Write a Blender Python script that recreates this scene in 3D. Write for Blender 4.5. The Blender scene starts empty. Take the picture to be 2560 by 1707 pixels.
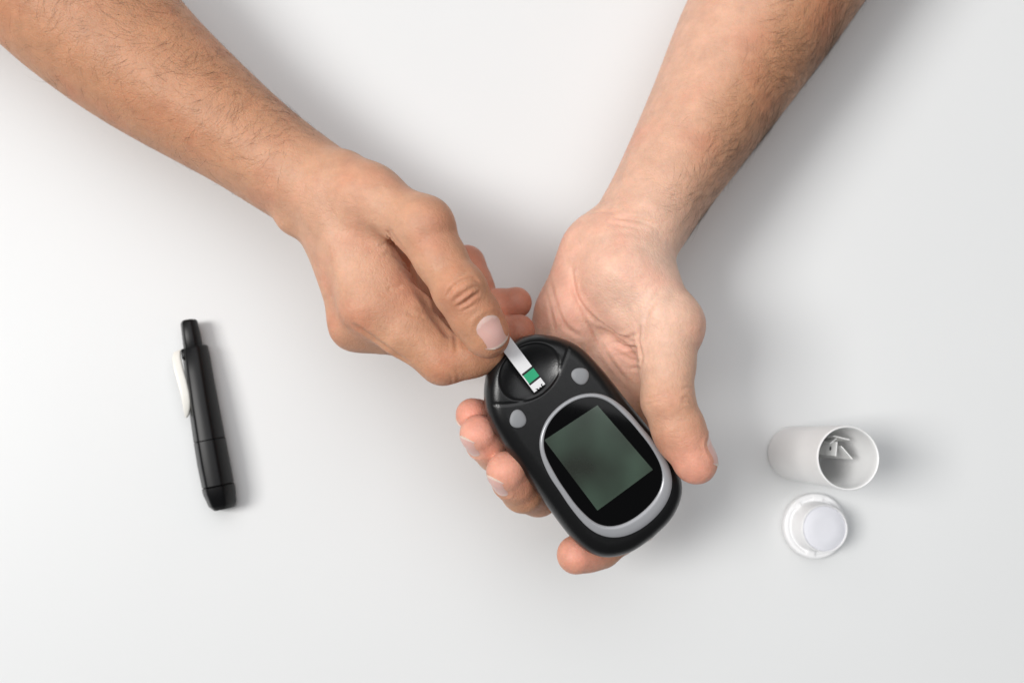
import bpy, math, random
import numpy as np
from mathutils import Vector

random.seed(4)
rng = np.random.default_rng(7)
scene = bpy.context.scene
COL = scene.collection

# ------------------------------------------------------------------ camera
FPX, CAMH = 2400.0, 0.47                     # focal length in photo pixels, height above the table (m)
NAD = (1080.0, 1050.0)                       # photo point straight below the lens
d_ = np.array([(NAD[0]-1280)/FPX, -(NAD[1]-853.5)/FPX, -1.0]); d_ /= np.linalg.norm(d_)
zc = -d_
xw = np.array([1.0, 0, 0]) - zc*zc[0]; xw /= np.linalg.norm(xw)
yw = np.cross(zc, xw)
RCW = np.array([xw, yw, zc])                 # camera -> world
CAM = np.array([0, 0, CAMH*1000.0])          # mm


def ray(px, py):
    v = RCW @ np.array([(px-1280)/FPX, -(py-853.5)/FPX, -1.0])
    return v/np.linalg.norm(v)


def at(px, py, z):
    """world point (mm) at height z seen at a photo pixel"""
    v = ray(px, py)
    return CAM + v*((z-CAM[2])/v[2])


cam_d = bpy.data.cameras.new('camera')
cam = bpy.data.objects.new('camera', cam_d)
COL.objects.link(cam)
from mathutils import Matrix
M4 = Matrix([[*RCW[0], 0], [*RCW[1], 0], [*RCW[2], CAMH], [0, 0, 0, 1]])
cam.matrix_world = M4
cam_d.sensor_width = 36.0
cam_d.lens = FPX/2560*36.0
cam_d.clip_start = 0.01
cam_d.clip_end = 50
cam_d.dof.use_dof = True
cam_d.dof.focus_distance = 0.378
cam_d.dof.aperture_fstop = 8.0
scene.camera = cam

# ------------------------------------------------------------------ light
world = bpy.data.worlds.new('World')
scene.world = world
world.use_nodes = True
wb = world.node_tree.nodes['Background']
wb.inputs[0].default_value = (0.92, 0.965, 1.0, 1)
wb.inputs[1].default_value = 0.12


def area_lamp(name, loc, target, size, power, color):
    l = bpy.data.lights.new(name, 'AREA')
    l.shape = 'RECTANGLE'
    l.size, l.size_y = size
    l.energy = power
    l.color = color
    o = bpy.data.objects.new(name, l)
    COL.objects.link(o)
    o.location = loc
    o.rotation_euler = (Vector(target)-Vector(loc)).to_track_quat('-Z', 'Y').to_euler()
    return o


area_lamp('window_light', (-2.75, 0.13, 3.5), (0.05, 0.04, 0.05), (1.22, 1.65), 152.0, (1.0, 0.985, 0.965))
area_lamp('ceiling_bounce', (-0.1, 1.1, 2.3), (-0.1, 1.1, 0.0), (2.8, 2.8), 45.0, (0.98, 0.985, 1.0))

scene.view_settings.view_transform = 'Standard'
scene.view_settings.look = 'None'
scene.view_settings.gamma = 1
scene.view_settings.exposure = 0.0
scene.view_settings.use_curve_mapping = False
scene.cycles.use_denoising = True
scene.cycles.max_bounces = 8


# ------------------------------------------------------------------ helpers
def newmat(name):
    m = bpy.data.materials.new(name)
    m.use_nodes = True
    return m, m.node_tree, m.node_tree.nodes['Principled BSDF']


def plain(name, col, rough=0.5, spec=0.5, coat=0.0, metal=0.0, noise=0.0, nscale=300, bump=0.0, bscale=800):
    m, nt, b = newmat(name)
    b.inputs['Base Color'].default_value = (*col, 1)
    b.inputs['Roughness'].default_value = rough
    b.inputs['Specular IOR Level'].default_value = spec
    b.inputs['Coat Weight'].default_value = coat
    b.inputs['Metallic'].default_value = metal
    tc = nt.nodes.new('ShaderNodeTexCoord')
    if noise:
        n = nt.nodes.new('ShaderNodeTexNoise'); n.inputs['Scale'].default_value = nscale; n.inputs['Detail'].default_value = 5
        nt.links.new(tc.outputs['Object'], n.inputs['Vector'])
        mp = nt.nodes.new('ShaderNodeMapRange')
        mp.inputs['To Min'].default_value = 1-noise; mp.inputs['To Max'].default_value = 1+noise
        nt.links.new(n.outputs['Fac'], mp.inputs['Value'])
        mx = nt.nodes.new('ShaderNodeVectorMath'); mx.operation = 'SCALE'
        mx.inputs[0].default_value = col
        nt.links.new(mp.outputs[0], mx.inputs['Scale'])
        nt.links.new(mx.outputs[0], b.inputs['Base Color'])
    if bump:
        n = nt.nodes.new('ShaderNodeTexNoise'); n.inputs['Scale'].default_value = bscale; n.inputs['Detail'].default_value = 3
        nt.links.new(tc.outputs['Object'], n.inputs['Vector'])
        bp = nt.nodes.new('ShaderNodeBump'); bp.inputs['Strength'].default_value = bump; bp.inputs['Distance'].default_value = 0.0002
        nt.links.new(n.outputs['Fac'], bp.inputs['Height'])
        nt.links.new(bp.outputs[0], b.inputs['Normal'])
    return m


def mesh_obj(name, verts_mm, faces, mat, parent=None, smooth=True, origin=None):
    """verts in mm, world space; origin (mm) = object location"""
    V = np.asarray(verts_mm, dtype=float)
    o_ = np.zeros(3) if origin is None else np.asarray(origin, dtype=float)
    if parent is not None:
        o_ = np.zeros(3); q_ = parent
        while q_ is not None:
            o_ = o_+np.array(q_.location)*1000.0; q_ = q_.parent
    me = bpy.data.meshes.new(name)
    L = (V-o_)/1000.0
    if isinstance(faces, np.ndarray):
        n, k = faces.shape
        me.vertices.add(len(L)); me.vertices.foreach_set('co', L.astype(np.float32).ravel())
        me.loops.add(n*k); me.loops.foreach_set('vertex_index', faces.astype(np.int32).ravel())
        me.polygons.add(n)
        me.polygons.foreach_set('loop_start', np.arange(0, n*k, k, dtype=np.int32))
        me.update(calc_edges=True)
        me.validate()
    else:
        me.from_pydata([tuple(p) for p in L], [], faces)
    if smooth:
        me.polygons.foreach_set('use_smooth', np.ones(len(me.polygons), dtype=bool))
    me.materials.append(mat)
    me.update()
    o = bpy.data.objects.new(name, me)
    COL.objects.link(o)
    if parent is not None:
        o.parent = parent
    else:
        o.location = o_/1000.0
    return o


def empty(name, loc_mm):
    o = bpy.data.objects.new(name, None)
    COL.objects.link(o)
    o.location = np.asarray(loc_mm)/1000.0
    o.empty_display_size = 0.01
    return o


def tag(o, label, cat, group=None):
    o['label'] = label
    o['category'] = cat
    if group:
        o['group'] = group
    return o


def loft(loops, closed=True, cap0=True, cap1=True):
    """list of (n,3) loops -> verts, faces"""
    n = len(loops[0])
    V = np.vstack(loops)
    Fs = []
    for i in range(len(loops)-1):
        a, b = i*n, (i+1)*n
        for j in range(n if closed else n-1):
            k = (j+1) % n
            Fs.append((a+j, a+k, b+k, b+j))
    if cap0:
        Fs.append(tuple(reversed(range(n))))
    if cap1:
        Fs.append(tuple(range((len(loops)-1)*n, len(loops)*n)))
    return V, Fs


def sharp(o, deg=35):
    """keep hard edges crisp on a smooth-shaded mesh"""
    me = o.data
    import bmesh
    bm = bmesh.new(); bm.from_mesh(me)
    bmesh.ops.recalc_face_normals(bm, faces=bm.faces[:])
    for e in bm.edges:
        if len(e.link_faces) == 2 and e.calc_face_angle(0) > math.radians(deg):
            e.smooth = False
    bm.to_mesh(me); bm.free()


def crsp(pts, n):
    """Catmull-Rom through points (k,d) -> (n,d)"""
    P = np.asarray(pts, dtype=float)
    P = np.vstack([2*P[0]-P[1], P, 2*P[-1]-P[-2]])
    out = []
    for t in np.linspace(0, len(P)-3-1e-9, n):
        i = int(t); f = t-i
        a, b, c, d = P[i:i+4]
        out.append(0.5*((2*b)+(c-a)*f+(2*a-5*b+4*c-d)*f*f+(3*b-a-3*c+d)*f**3))
    return np.array(out)


# ------------------------------------------------------------------ table
def table_mat():
    m, nt, b = newmat('white_table_top')
    b.inputs['Base Color'].default_value = (0.80, 0.805, 0.80, 1)
    b.inputs['Roughness'].default_value = 0.42
    b.inputs['Specular IOR Level'].default_value = 0.35
    tc = nt.nodes.new('ShaderNodeTexCoord')
    n = nt.nodes.new('ShaderNodeTexNoise'); n.inputs['Scale'].default_value = 6; n.inputs['Detail'].default_value = 4
    nt.links.new(tc.outputs['Object'], n.inputs['Vector'])
    cr = nt.nodes.new('ShaderNodeValToRGB')
    cr.color_ramp.elements[0].color = (0.700, 0.708, 0.708, 1)
    cr.color_ramp.elements[1].color = (0.724, 0.732, 0.732, 1)
    nt.links.new(n.outputs['Fac'], cr.inputs[0]); nt.links.new(cr.outputs[0], b.inputs['Base Color'])
    n2 = nt.nodes.new('ShaderNodeTexNoise'); n2.inputs['Scale'].default_value = 420; n2.inputs['Detail'].default_value = 3
    nt.links.new(tc.outputs['Object'], n2.inputs['Vector'])
    bp = nt.nodes.new('ShaderNodeBump'); bp.inputs['Strength'].default_value = 0.08; bp.inputs['Distance'].default_value = 0.0003
    nt.links.new(n2.outputs['Fac'], bp.inputs['Height']); nt.links.new(bp.outputs[0], b.inputs['Normal'])
    return m


tw, th = 900.0, 600.0
tbl_loops = []
for (ins, z) in ((0, -28), (0, -2), (1, -0.5), (2.5, 0)):
    tbl_loops.append(np.array([(50-tw+ins, 40-th+ins, z), (50+tw-ins, 40-th+ins, z), (50+tw-ins, 40+th-ins, z), (50-tw+ins, 40+th-ins, z)]))
tv, tf = loft(tbl_loops)
table = mesh_obj('table_top', tv, tf, table_mat(), smooth=False)
table['kind'] = 'structure'
table['label'] = 'plain white table top under everything'

# ------------------------------------------------------------------ glucose meter
MO0 = None
A_ = at(1250, 865, 90.0); B_ = at(1610, 1385, 78.0)
u_ = (B_-A_)/np.linalg.norm(B_-A_)
v_ = -np.cross(u_, [0, 0, 1.0]); v_ /= np.linalg.norm(v_)
if v_[0] < 0:
    v_ = -v_
n_ = np.cross(u_, v_)
if n_[2] < 0:
    n_ = -n_
O_ = (A_+B_)/2 + 5.2*v_
a_ = math.radians(2.6)
mu = u_*math.cos(a_)+v_*math.sin(a_)
mv = -u_*math.sin(a_)+v_*math.cos(a_)


def mw(u, v, w):
    """meter local (mm): u along the body from strip end, v across, w out of the face"""
    u, v, w = np.broadcast_arrays(np.asarray(u, float), np.asarray(v, float), np.asarray(w, float))
    return O_ + u[..., None]*mu + v[..., None]*mv + w[..., None]*n_


HWK = np.array([[-49.6, 0], [-49.0, 5.7], [-47.4, 10.3], [-44.2, 14.8], [-38, 20.2], [-30, 24.0], [-18, 25.6], [0, 26.1], [15, 26.6], [28, 26.7], [36.5, 25.4], [43, 21.9], [47.2, 16.5], [49.8, 9.5], [50.7, 0]])
prof = crsp(HWK, 240)
out_poly = np.vstack([prof, (prof*[1, -1])[::-1][1:-1]])      # closed (u,v)
# resample the outline evenly by polar angle about the centre
ang = np.arctan2(out_poly[:, 1], out_poly[:, 0]); rad = np.hypot(out_poly[:, 0], out_poly[:, 1])
o_s = np.argsort(ang); angs = ang[o_s]; rads = rad[o_s]
NT = 420


def out_r(th_):
    return np.interp(th_, np.r_[angs-2*np.pi, angs, angs+2*np.pi], np.r_[rads, rads, rads])


def dish_center():
    return (-36.6, 0.4)


seam_pts = crsp([(-36.6, 22.5), (-32.4, 15.8), (-28.4, 8.3), (-26.6, 0.0), (-28.0, -7.0), (-31.5, -14), (-37.6, -22.2)], 60)


def seg_dist(P, poly):
    """distance of points (n,d) to a polyline (k,d)"""
    best = np.full(len(P), 1e9)
    for a, b in zip(poly[:-1], poly[1:]):
        ab = b-a
        t = np.clip(((P-a)@ab)/(ab@ab+1e-12), 0, 1)
        best = np.minimum(best, np.linalg.norm(P-a-t[:, None]*ab, axis=1))
    return best


def dish_depth(u, v):
    cu, cv = dish_center()
    q = np.sqrt(((u-cu)/10.6)**2+((v-cv)/13.6)**2)
    s = np.clip(1-q, -1, 1)
    # crisp lip, bowl floor
    k = np.clip(s/0.06, 0, 1); k = k*k*(3-2*k)
    return 0.35*k + np.where(s > 0, 3.1*np.sqrt(np.clip(1-q*q, 0, 1))**1.6, 0)


def top_w(u, v, d):
    """height of the face at (u,v) when d mm inside the outline"""
    wd, T = 7.5, 8.0
    x = np.clip(1-d/wd, 0, 1)
    w = -T*(1-(1-x**2.3)**(1/2.3))
    w = w - dish_depth(u, v)
    sd = seg_dist(np.c_[u, v], seam_pts)
    w = w - 0.42*np.exp(-(sd/0.36)**2)*np.clip(d/4.0, 0.25, 1)
    w = w + 0.5*(1-((u)/50)**2)*np.clip(1-(v/26)**2, 0, 1)
    return w


def build_meter_shell():
    th_ = np.linspace(-np.pi, np.pi, NT, endpoint=False)
    R = out_r(th_)
    s = np.r_[np.linspace(0.0, 0.70, 100)[1:], 0.70+0.30*(1-(1-np.linspace(0, 1, 61)[1:])**1.6)]
    pl = np.c_[R*np.cos(th_), R*np.sin(th_)]
    tan = np.roll(pl, -1, 0)-np.roll(pl, 1, 0)
    cosf = np.abs(tan[:, 0]*np.sin(th_)-tan[:, 1]*np.cos(th_))/np.linalg.norm(tan, axis=1)
    loops = []
    for q in s:
        u, v = q*pl[:, 0], q*pl[:, 1]
        d = (1-q)*R*cosf
        loops.append(mw(u, v, top_w(u, v, d)))
    for ins, w in ((0.0, -9.5), (0.15, -11.5), (0.8, -14), (2.0, -16.5), (4.2, -18.7), (7.5, -20.2), (11, -20.8)):
        q = 1-ins/(R*cosf)
        loops.append(mw(q*pl[:, 0], q*pl[:, 1], np.full(NT, w)))
    c0 = mw(0.0, 0.0, float(top_w(np.array([0.0]), np.array([0.0]), np.array([25.0]))[0]))
    cb = mw(0.0, 0.0, -21.2)
    V = np.vstack(loops+[c0[None], cb[None]])
    Fs = []
    n = NT
    for i in range(len(loops)-1):
        j = np.arange(n); k = (j+1) % n
        Fs.append(np.c_[i*n+j, (i+1)*n+j, (i+1)*n+k, i*n+k])
    quads = np.vstack(Fs)
    faces = [tuple(f) for f in quads.tolist()]
    ci = len(loops)*n
    last = (len(loops)-1)*n
    for j in range(n):
        k = (j+1) % n
        faces.append((ci, j, k))
        faces.append((ci+1, last+k, last+j))
    return V, faces


m_black = plain('black_matte_plastic', (0.005, 0.005, 0.0053), rough=0.29, spec=0.40, noise=0.1, bump=0.25, bscale=2600)
m_silver = plain('silver_grey_plastic', (0.33, 0.335, 0.35), rough=0.28, spec=0.5, metal=0.15, noise=0.03)
m_btn = plain('grey_rubber_button', (0.235, 0.24, 0.25), rough=0.55, noise=0.05, bump=0.2, bscale=2500)
m_window = plain('black_display_glass', (0.002, 0.002, 0.0022), rough=0.06, spec=0.22)


def lcd_mat():
    m, nt, b = newmat('green_grey_lcd')
    tc = nt.nodes.new('ShaderNodeTexCoord')
    n = nt.nodes.new('ShaderNodeTexNoise'); n.inputs['Scale'].default_value = 38; n.inputs['Detail'].default_value = 1.5
    nt.links.new(tc.outputs['Object'], n.inputs['Vector'])
    cr = nt.nodes.new('ShaderNodeValToRGB')
    cr.color_ramp.elements[0].position = 0.36; cr.color_ramp.elements[0].color = (0.016, 0.019, 0.014, 1)
    cr.color_ramp.elements[1].position = 0.66; cr.color_ramp.elements[1].color = (0.050, 0.080, 0.058, 1)
    nt.links.new(n.outputs['Fac'], cr.inputs[0]); nt.links.new(cr.outputs[0], b.inputs['Base Color'])
    b.inputs['Roughness'].default_value = 0.22
    b.inputs['Coat Weight'].default_value = 0.6
    b.inputs['Coat Roughness'].default_value = 0.05
    return m


meter = empty('glucose_meter', mw(0.0, 0.0, -21.2))
tag(meter, 'black handheld blood glucose meter with silver ring, held in the open palm', 'glucose meter')
V, Fc = build_meter_shell()
body = mesh_obj('body', V, Fc, m_black, meter)

# silver ring around the display, egg shaped
ro = np.array([(-13.0, -10.0), (-16.9, -3.5), (-18.3, 5.3), (-17.6, 13.5), (-15.3, 18.8), (-10.6, 23.4), (-2.3, 26.5), (8.3, 28.0), (19.6, 29.0), (26.9, 29.4), (33.1, 28.2), (38.3, 23.3), (41.2, 14.0), (40.9, 5.3), (39.5, -2.5), (36.0, -8.1), (29.5, -12.3), (20.5, -13.9), (9.2, -13.9), (-4.2, -13.2)])
ri = np.array([(-11.8, -8.3), (-15.7, -1.8), (-16.9, 6.0), (-15.9, 14.0), (-13.3, 18.3), (-8.8, 22.2), (-1.4, 24.1), (8.2, 25.4), (21.1, 26.2), (27.8, 26.6), (32.3, 24.7), (35.7, 19.7), (37.0, 10.7), (36.1, 2.4), (33.4, -4.5), (29.2, -8.6), (23.1, -10.5), (13.9, -11.1), (1.1, -10.8), (-7.2, -10.3)])


def old2new(p):
    """(u,v) read in the first frame -> meter frame"""
    p = np.asarray(p, float)
    w = p[:, :1]*u_+(p[:, 1:]-5.2)*v_
    return np.c_[w@mu, w@mv]


def polar_sym(p, c, n=160, sym=True):
    q = old2new(p)-c
    a = np.arctan2(q[:, 1], q[:, 0]); r = np.hypot(q[:, 0], q[:, 1])
    o = np.argsort(a); a = a[o]; r = r[o]
    tt = np.linspace(-np.pi, np.pi, n, endpoint=False)
    aa = np.r_[a-2*np.pi, a, a+2*np.pi]; rr = np.r_[r, r, r]
    y = np.interp(tt, aa, rr)
    # smooth with a circular gaussian
    f = np.fft.rfft(y); k = np.arange(len(f)); f *= np.exp(-(k/9.0)**2)
    y = np.fft.irfft(f, n)
    if sym:
        ym = np.interp(-tt, np.r_[tt-2*np.pi, tt, tt+2*np.pi], np.r_[y, y, y])
        y = 0.5*(y+ym)
    return tt, y


RC = np.array([11.0, 2.0])
tt, yo = polar_sym(ro, RC)
_, yi = polar_sym(ri, RC)
yo = np.maximum(yi+(yo-yi)*(0.85+0.42*np.clip(np.cos(tt), 0, 1)**2), yi+1.6)


def topz(u, v):
    return 0.5*(1-(u/50)**2)*np.clip(1-(v/26)**2, 0, 1)


def ring_loop(y, w):
    u = RC[0]+y*np.cos(tt); v = RC[1]+y*np.sin(tt)
    return mw(u, v, topz(u, v)+w)


base_drop = -np.clip((np.abs(RC[1]+yo*np.sin(tt))-18.5)/7.5, 0, 1)**2.2*2.2
loops = [ring_loop(yo+0.1, -1.6+base_drop), ring_loop(yo, 0.15+base_drop*0.8), ring_loop(yo-0.25, 0.45+base_drop*0.7), ring_loop(yo*0.6+yi*0.4, 0.75+base_drop*0.4),
         ring_loop(yo*0.25+yi*0.75, 0.8+base_drop*0.2), ring_loop(yi+0.12, 0.6), ring_loop(yi, 0.25), ring_loop(yi-0.1, -0.6)]
V, Fc = loft(loops, cap0=False, cap1=False)
ring = mesh_obj('display_ring', V, Fc, m_silver, meter)
# dark glass inside the ring, slightly domed
gl = []
for q in (0.0001, 0.2, 0.4, 0.6, 0.8, 0.95, 1.0):
    u = RC[0]+q*yi*np.cos(tt); v = RC[1]+q*yi*np.sin(tt)
    gl.append(mw(u, v, topz(u, v)+0.30-0.14*q*q))
V, Fc = loft(gl, cap0=True, cap1=False)
window = mesh_obj('display_window', V, Fc, m_window, meter)
# lcd
lc = old2new([(-10.8, -6.9), (-9.6, 18.8), (25.5, 22.7), (25.4, -5.5)])
ln = 24
V = []; Fc = []
for i in range(ln+1):
    for j in range(ln+1):
        s, t = i/ln, j/ln
        p = lc[0]*(1-s)*(1-t)+lc[1]*(1-s)*t+lc[2]*s*t+lc[3]*s*(1-t)
        q = np.hypot(*(p-RC))/24
        V.append(mw(p[0], p[1], float(topz(p[0], p[1]))+0.36-0.10*min(q*q, 1)))
for i in range(ln):
    for j in range(ln):
        a = i*(ln+1)+j
        Fc.append((a, a+1, a+ln+2, a+ln+1))
lcd = mesh_obj('lcd_screen', V, Fc, lcd_mat(), window)

# buttons
for (bu, bv, rot) in ((-23.3, 20.2-0.35, 0.5), (-23.9, -10.8, -0.5)):
    c = old2new([(bu, bv)])[0]
    tb = np.linspace(0, 2*np.pi, 48, endpoint=False)
    shape = 1+0.05*np.cos(2*(tb-rot))+0.05*np.cos(3*(tb+rot))
    bl = []
    drop = -max(0, (abs(c[1])-17.5)/7.5)**2.0*1.2
    for (r, w) in ((3.55, -1.2), (3.5, 0.25), (3.35, 0.5), (2.9, 0.72), (1.6, 0.9), (0.02, 0.95)):
        u = c[0]+r*shape*np.cos(tb); v = c[1]+r*shape*np.sin(tb)
        bl.append(mw(u, v, topz(u, v)+w+drop))
    V, Fc = loft(bl, cap0=False)
    mesh_obj('button', V, Fc, m_btn, meter)

# ------------------------------------------------------------------ test strip in the meter
m_strip = plain('white_strip_plastic', (0.78, 0.78, 0.79), rough=0.35, noise=0.02)
m_green = plain('green_strip_band', (0.02, 0.36, 0.17), rough=0.5, noise=0.04)
m_dark = plain('black_print', (0.008, 0.008, 0.008), rough=0.6)


def strip_pt(u, v, w=0.0):
    """strip frame: same axes as the meter, rising slightly towards the fingers"""
    return mw(u, v, 0.45+(-27.0-np.asarray(u, float))*0.062+w)


def strip_box(name, u0, u1, v0, v1, w0, w1, mat, parent):
    P = [strip_pt(u, v, w) for w in (w0, w1) for (u, v) in ((u0, v0), (u1, v0), (u1, v1), (u0, v1))]
    Fc = [(0, 3, 2, 1), (4, 5, 6, 7), (0, 1, 5, 4), (1, 2, 6, 5), (2, 3, 7, 6), (3, 0, 4, 7)]
    return mesh_obj(name, P, Fc, mat, parent, smooth=False)


sp = old2new([(-48.6, -0.2), (-49.0, 5.3), (-29.1, 0.7), (-28.9, 6.1)])
sv = float(sp[:, 1].mean())
strip = strip_box('test_strip', -60.5, -29.0, sv-2.8, sv+2.8, -0.22, 0.22, m_strip, None)
tag(strip, 'white paper test strip with a green band, pinched between thumb and finger in the meter', 'test strip')
strip_box('green_band', -37.1, -33.1, sv-2.35, sv+2.83, 0.2, 0.27, m_green, strip)
strip_box('black_line', -38.0, -37.1, sv-2.5, sv+2.83, 0.2, 0.265, m_dark, strip)
strip_box('black_line', -33.1, -32.3, sv-2.5, sv+2.83, 0.2, 0.265, m_dark, strip)
for (du, dv, a, b) in ((-29.3, 1.3, 0.35, 0.25), (-29.75, 1.55, 0.2, 0.3), (-29.25, -1.0, 0.3, 0.3), (-29.6, -1.35, 0.22, 0.18), (-29.15, 0.2, 0.18, 0.3)):
    strip_box('black_mark', du-a, du+a, sv+dv-b, sv+dv+b, 0.2, 0.262, m_dark, strip)

# ------------------------------------------------------------------ strip vial and its cap
m_vial = plain('white_vial_plastic', (0.90, 0.90, 0.895), rough=0.38, noise=0.015)
m_vial.node_tree.nodes['Principled BSDF'].inputs['Subsurface Weight'].default_value = 0.05
m_vial.node_tree.nodes['Principled BSDF'].inputs['Subsurface Radius'].default_value = (0.002, 0.002, 0.002)


def revolve(c, prof_, n=96):
    t = np.linspace(0, 2*np.pi, n, endpoint=False)
    return [np.c_[c[0]+r*np.cos(t), c[1]+r*np.sin(t), np.full(n, z)+c[2]] for r, z in prof_]


vc = at(1981, 1132, 0); vc[2] = 0
vial_prof = [(0.05, 0.3), (11.6, 0.3), (12.9, 0.9), (13.35, 2.2), (13.4, 4), (13.6, 30), (14.05, 63.7), (13.95, 64.8), (13.6, 65.2), (13.25, 65.0), (13.05, 64.3), (12.95, 61), (12.5, 30), (12.2, 3), (11.5, 2.2), (0.05, 2.0)]
V, Fc = loft(revolve(vc, vial_prof))
vial = empty('strip_vial', vc)
tag(vial, 'open white cylindrical vial standing upright with loose test strips inside', 'vial')
vb = mesh_obj('tube', V, Fc, m_vial, vial); sharp(vb, 50)
# desiccant sleeve floor is hidden; loose strips stand inside
m_strip2 = plain('grey_white_strip', (0.74, 0.74, 0.73), rough=0.45, noise=0.03)
m_sdark = plain('dark_strip_contact', (0.03, 0.03, 0.035), rough=0.5)


def plate(name, p0, p1, width_dir, w, t, mat, parent=None, notch=0.0):
    """thin strip from p0 (bottom) to p1 (top)"""
    p0 = np.asarray(p0, float); p1 = np.asarray(p1, float)
    ax = (p1-p0); ax /= np.linalg.norm(ax)
    wd = np.asarray(width_dir, float); wd = wd-ax*(wd@ax); wd /= np.linalg.norm(wd)
    nn = np.cross(ax, wd)
    q = [p0-wd*w/2, p0+wd*w/2, p1+wd*w/2-ax*notch, p1-wd*w/2]
    P = [a-nn*t/2 for a in q]+[a+nn*t/2 for a in q]
    Fc = [(0, 3, 2, 1), (4, 5, 6, 7), (0, 1, 5, 4), (1, 2, 6, 5), (2, 3, 7, 6), (3, 0, 4, 7)]
    return mesh_obj(name, P, Fc, mat, parent, smooth=False, origin=p0), (p0, p1, ax, wd, nn)


# (top pixel, top height), (bottom offset from the vial axis), width direction
def below(p, dx, dy):
    return np.array([p[0]+dx, p[1]+dy, 2.8])


q1, q2, q3, q4 = at(2091, 1122, 57), at(2117, 1131, 55), at(2104, 1094, 56), at(2086, 1100, 53)
s_specs = [
    ('white test strip with a black dot, leaning in the open vial', q1, below(q1, -1.5, 0.5), (0.12, 1, 0.0), 6.2, True),
    ('test strip with a pointed corner standing rightmost of the strips in the vial', q2, below(q2, -3.0, -0.5), (0.66, -0.75, 0.0), 7.6, False),
    ('slotted test strip nearest the upper rim inside the vial', q3, below(q3, 1.0, -3.0), (1.0, -0.25, 0), 7.4, False),
    ('slim test strip mostly hidden behind the dotted strip in the vial', q4, below(q4, 2.0, -3.0), (0.8, 0.6, 0.0), 5.2, False),
]
for lab, ptop, pbot, wd, w, dot in s_specs:
    o, fr = plate('loose_test_strip', pbot, ptop, wd, w, 0.45, m_strip2)
    tag(o, lab, 'test strip', 'loose strips in the vial')
    if dot:
        p0, p1, ax, wdv, nn = fr
        td = np.linspace(0, 2*np.pi, 20, endpoint=False)
        c = p1-ax*5.5
        lp = [c+(wdv*np.cos(a)+ax*np.sin(a))*0.95+nn*0.30 for a in td]
        lp2 = [c+(wdv*np.cos(a)+ax*np.sin(a))*0.95-nn*0.30 for a in td]
        Vd, Fd = loft([np.array(lp2), np.array(lp)])
        mesh_obj('black_dot', Vd, Fd, m_sdark, o, smooth=False)

lc_ = at(2030, 1312, 0); lc_[2] = 0
m_cap = plain('white_cap_plastic', (0.88, 0.88, 0.885), rough=0.33, noise=0.01)
m_cap.node_tree.nodes['Principled BSDF'].inputs['Subsurface Weight'].default_value = 0.1
m_cap.node_tree.nodes['Principled BSDF'].inputs['Subsurface Radius'].default_value = (0.002, 0.002, 0.002)
m_desic = plain('lavender_desiccant_disc', (0.72, 0.725, 0.77), rough=0.7, noise=0.02)
cap = empty('vial_cap', lc_)
tag(cap, 'white round vial cap lying upside down below the open vial', 'cap')
V, Fc = loft(revolve(lc_, [(0.05, 0.2), (15.2, 0.2), (15.8, 0.7), (15.9, 2.0), (15.9, 4.4), (15.7, 4.9), (15.2, 5.1), (13.9, 5.1), (13.6, 4.8), (13.45, 4.3), (12.7, 4.3), (12.5, 4.7), (12.3, 6.0), (11.6, 11.5), (11.4, 15.4), (11.25, 15.9), (11.0, 16.0), (10.8, 15.8), (10.7, 15.2), (10.65, 14.6), (0.05, 14.5)]))
cb_ = mesh_obj('shell', V, Fc, m_cap, cap); sharp(cb_, 60)
V, Fc = loft(revolve(lc_, [(0.05, 14.4), (10.55, 14.4), (10.6, 15.0), (10.35, 15.35), (5, 15.5), (0.05, 15.5)]))
mesh_obj('desiccant_disc', V, Fc, m_desic, cap)
# moulded lugs bridging the groove
for a0, a1 in ((1.30, 1.62), (2.2, 2.45), (4.35, 4.62), (5.7, 5.95)):
    ts = np.linspace(a0, a1, 8)
    lp = []
    for a in ts:
        e = np.array([math.cos(a), math.sin(a), 0])
        lp.append(np.array([lc_+e*12.2+[0, 0, 4.0], lc_+e*14.9+[0, 0, 4.0], lc_+e*14.8+[0, 0, 5.7], lc_+e*12.3+[0, 0, 5.7]]))
    V, Fc = loft(lp)
    mesh_obj('lug', V, Fc, m_cap, cap, smooth=False)

# ------------------------------------------------------------------ lancing pen
m_pen = plain('black_pen_plastic', (0.004, 0.004, 0.0045), rough=0.36, spec=0.22, noise=0.08)
m_clip = plain('cream_white_clip', (0.82, 0.80, 0.74), rough=0.28, noise=0.02)
pa = at(468, 800, 9); pb = at(551, 1274, 9)
pa[2] = pb[2] = 0
pax = (pb-pa); plen = np.linalg.norm(pax); pax /= plen
psd = np.array([-pax[1], pax[0], 0]);                     # to the right of the pen, as seen in the photo
if psd[0] < 0:
    psd = -psd
pup = np.array([0, 0, 1.0])


PEN_SEC = [(-1.0, 0.34), (-0.97, 0.44), (-0.52, 0.90), (-0.44, 0.955), (-0.30, 0.985), (0.35, 1.0), (0.50, 0.985), (0.62, 0.94), (0.94, 0.62), (1.0, 0.5), (1.0, 0.34), (0.92, 0.22), (0.66, 0.03), (0.52, 0.0), (-0.52, 0.0), (-0.66, 0.03), (-0.92, 0.22)]


def pen_loop(s, cx, wl, wr, h, zc_=None):
    """facetted cross-section at distance s along the pen"""
    z0 = 0.0 if zc_ is None else zc_-h/2
    return np.array([pa+pax*s+psd*(cx+(x*wr if x > 0 else x*wl))+pup*(z0+z*h) for x, z in PEN_SEC])


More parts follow.
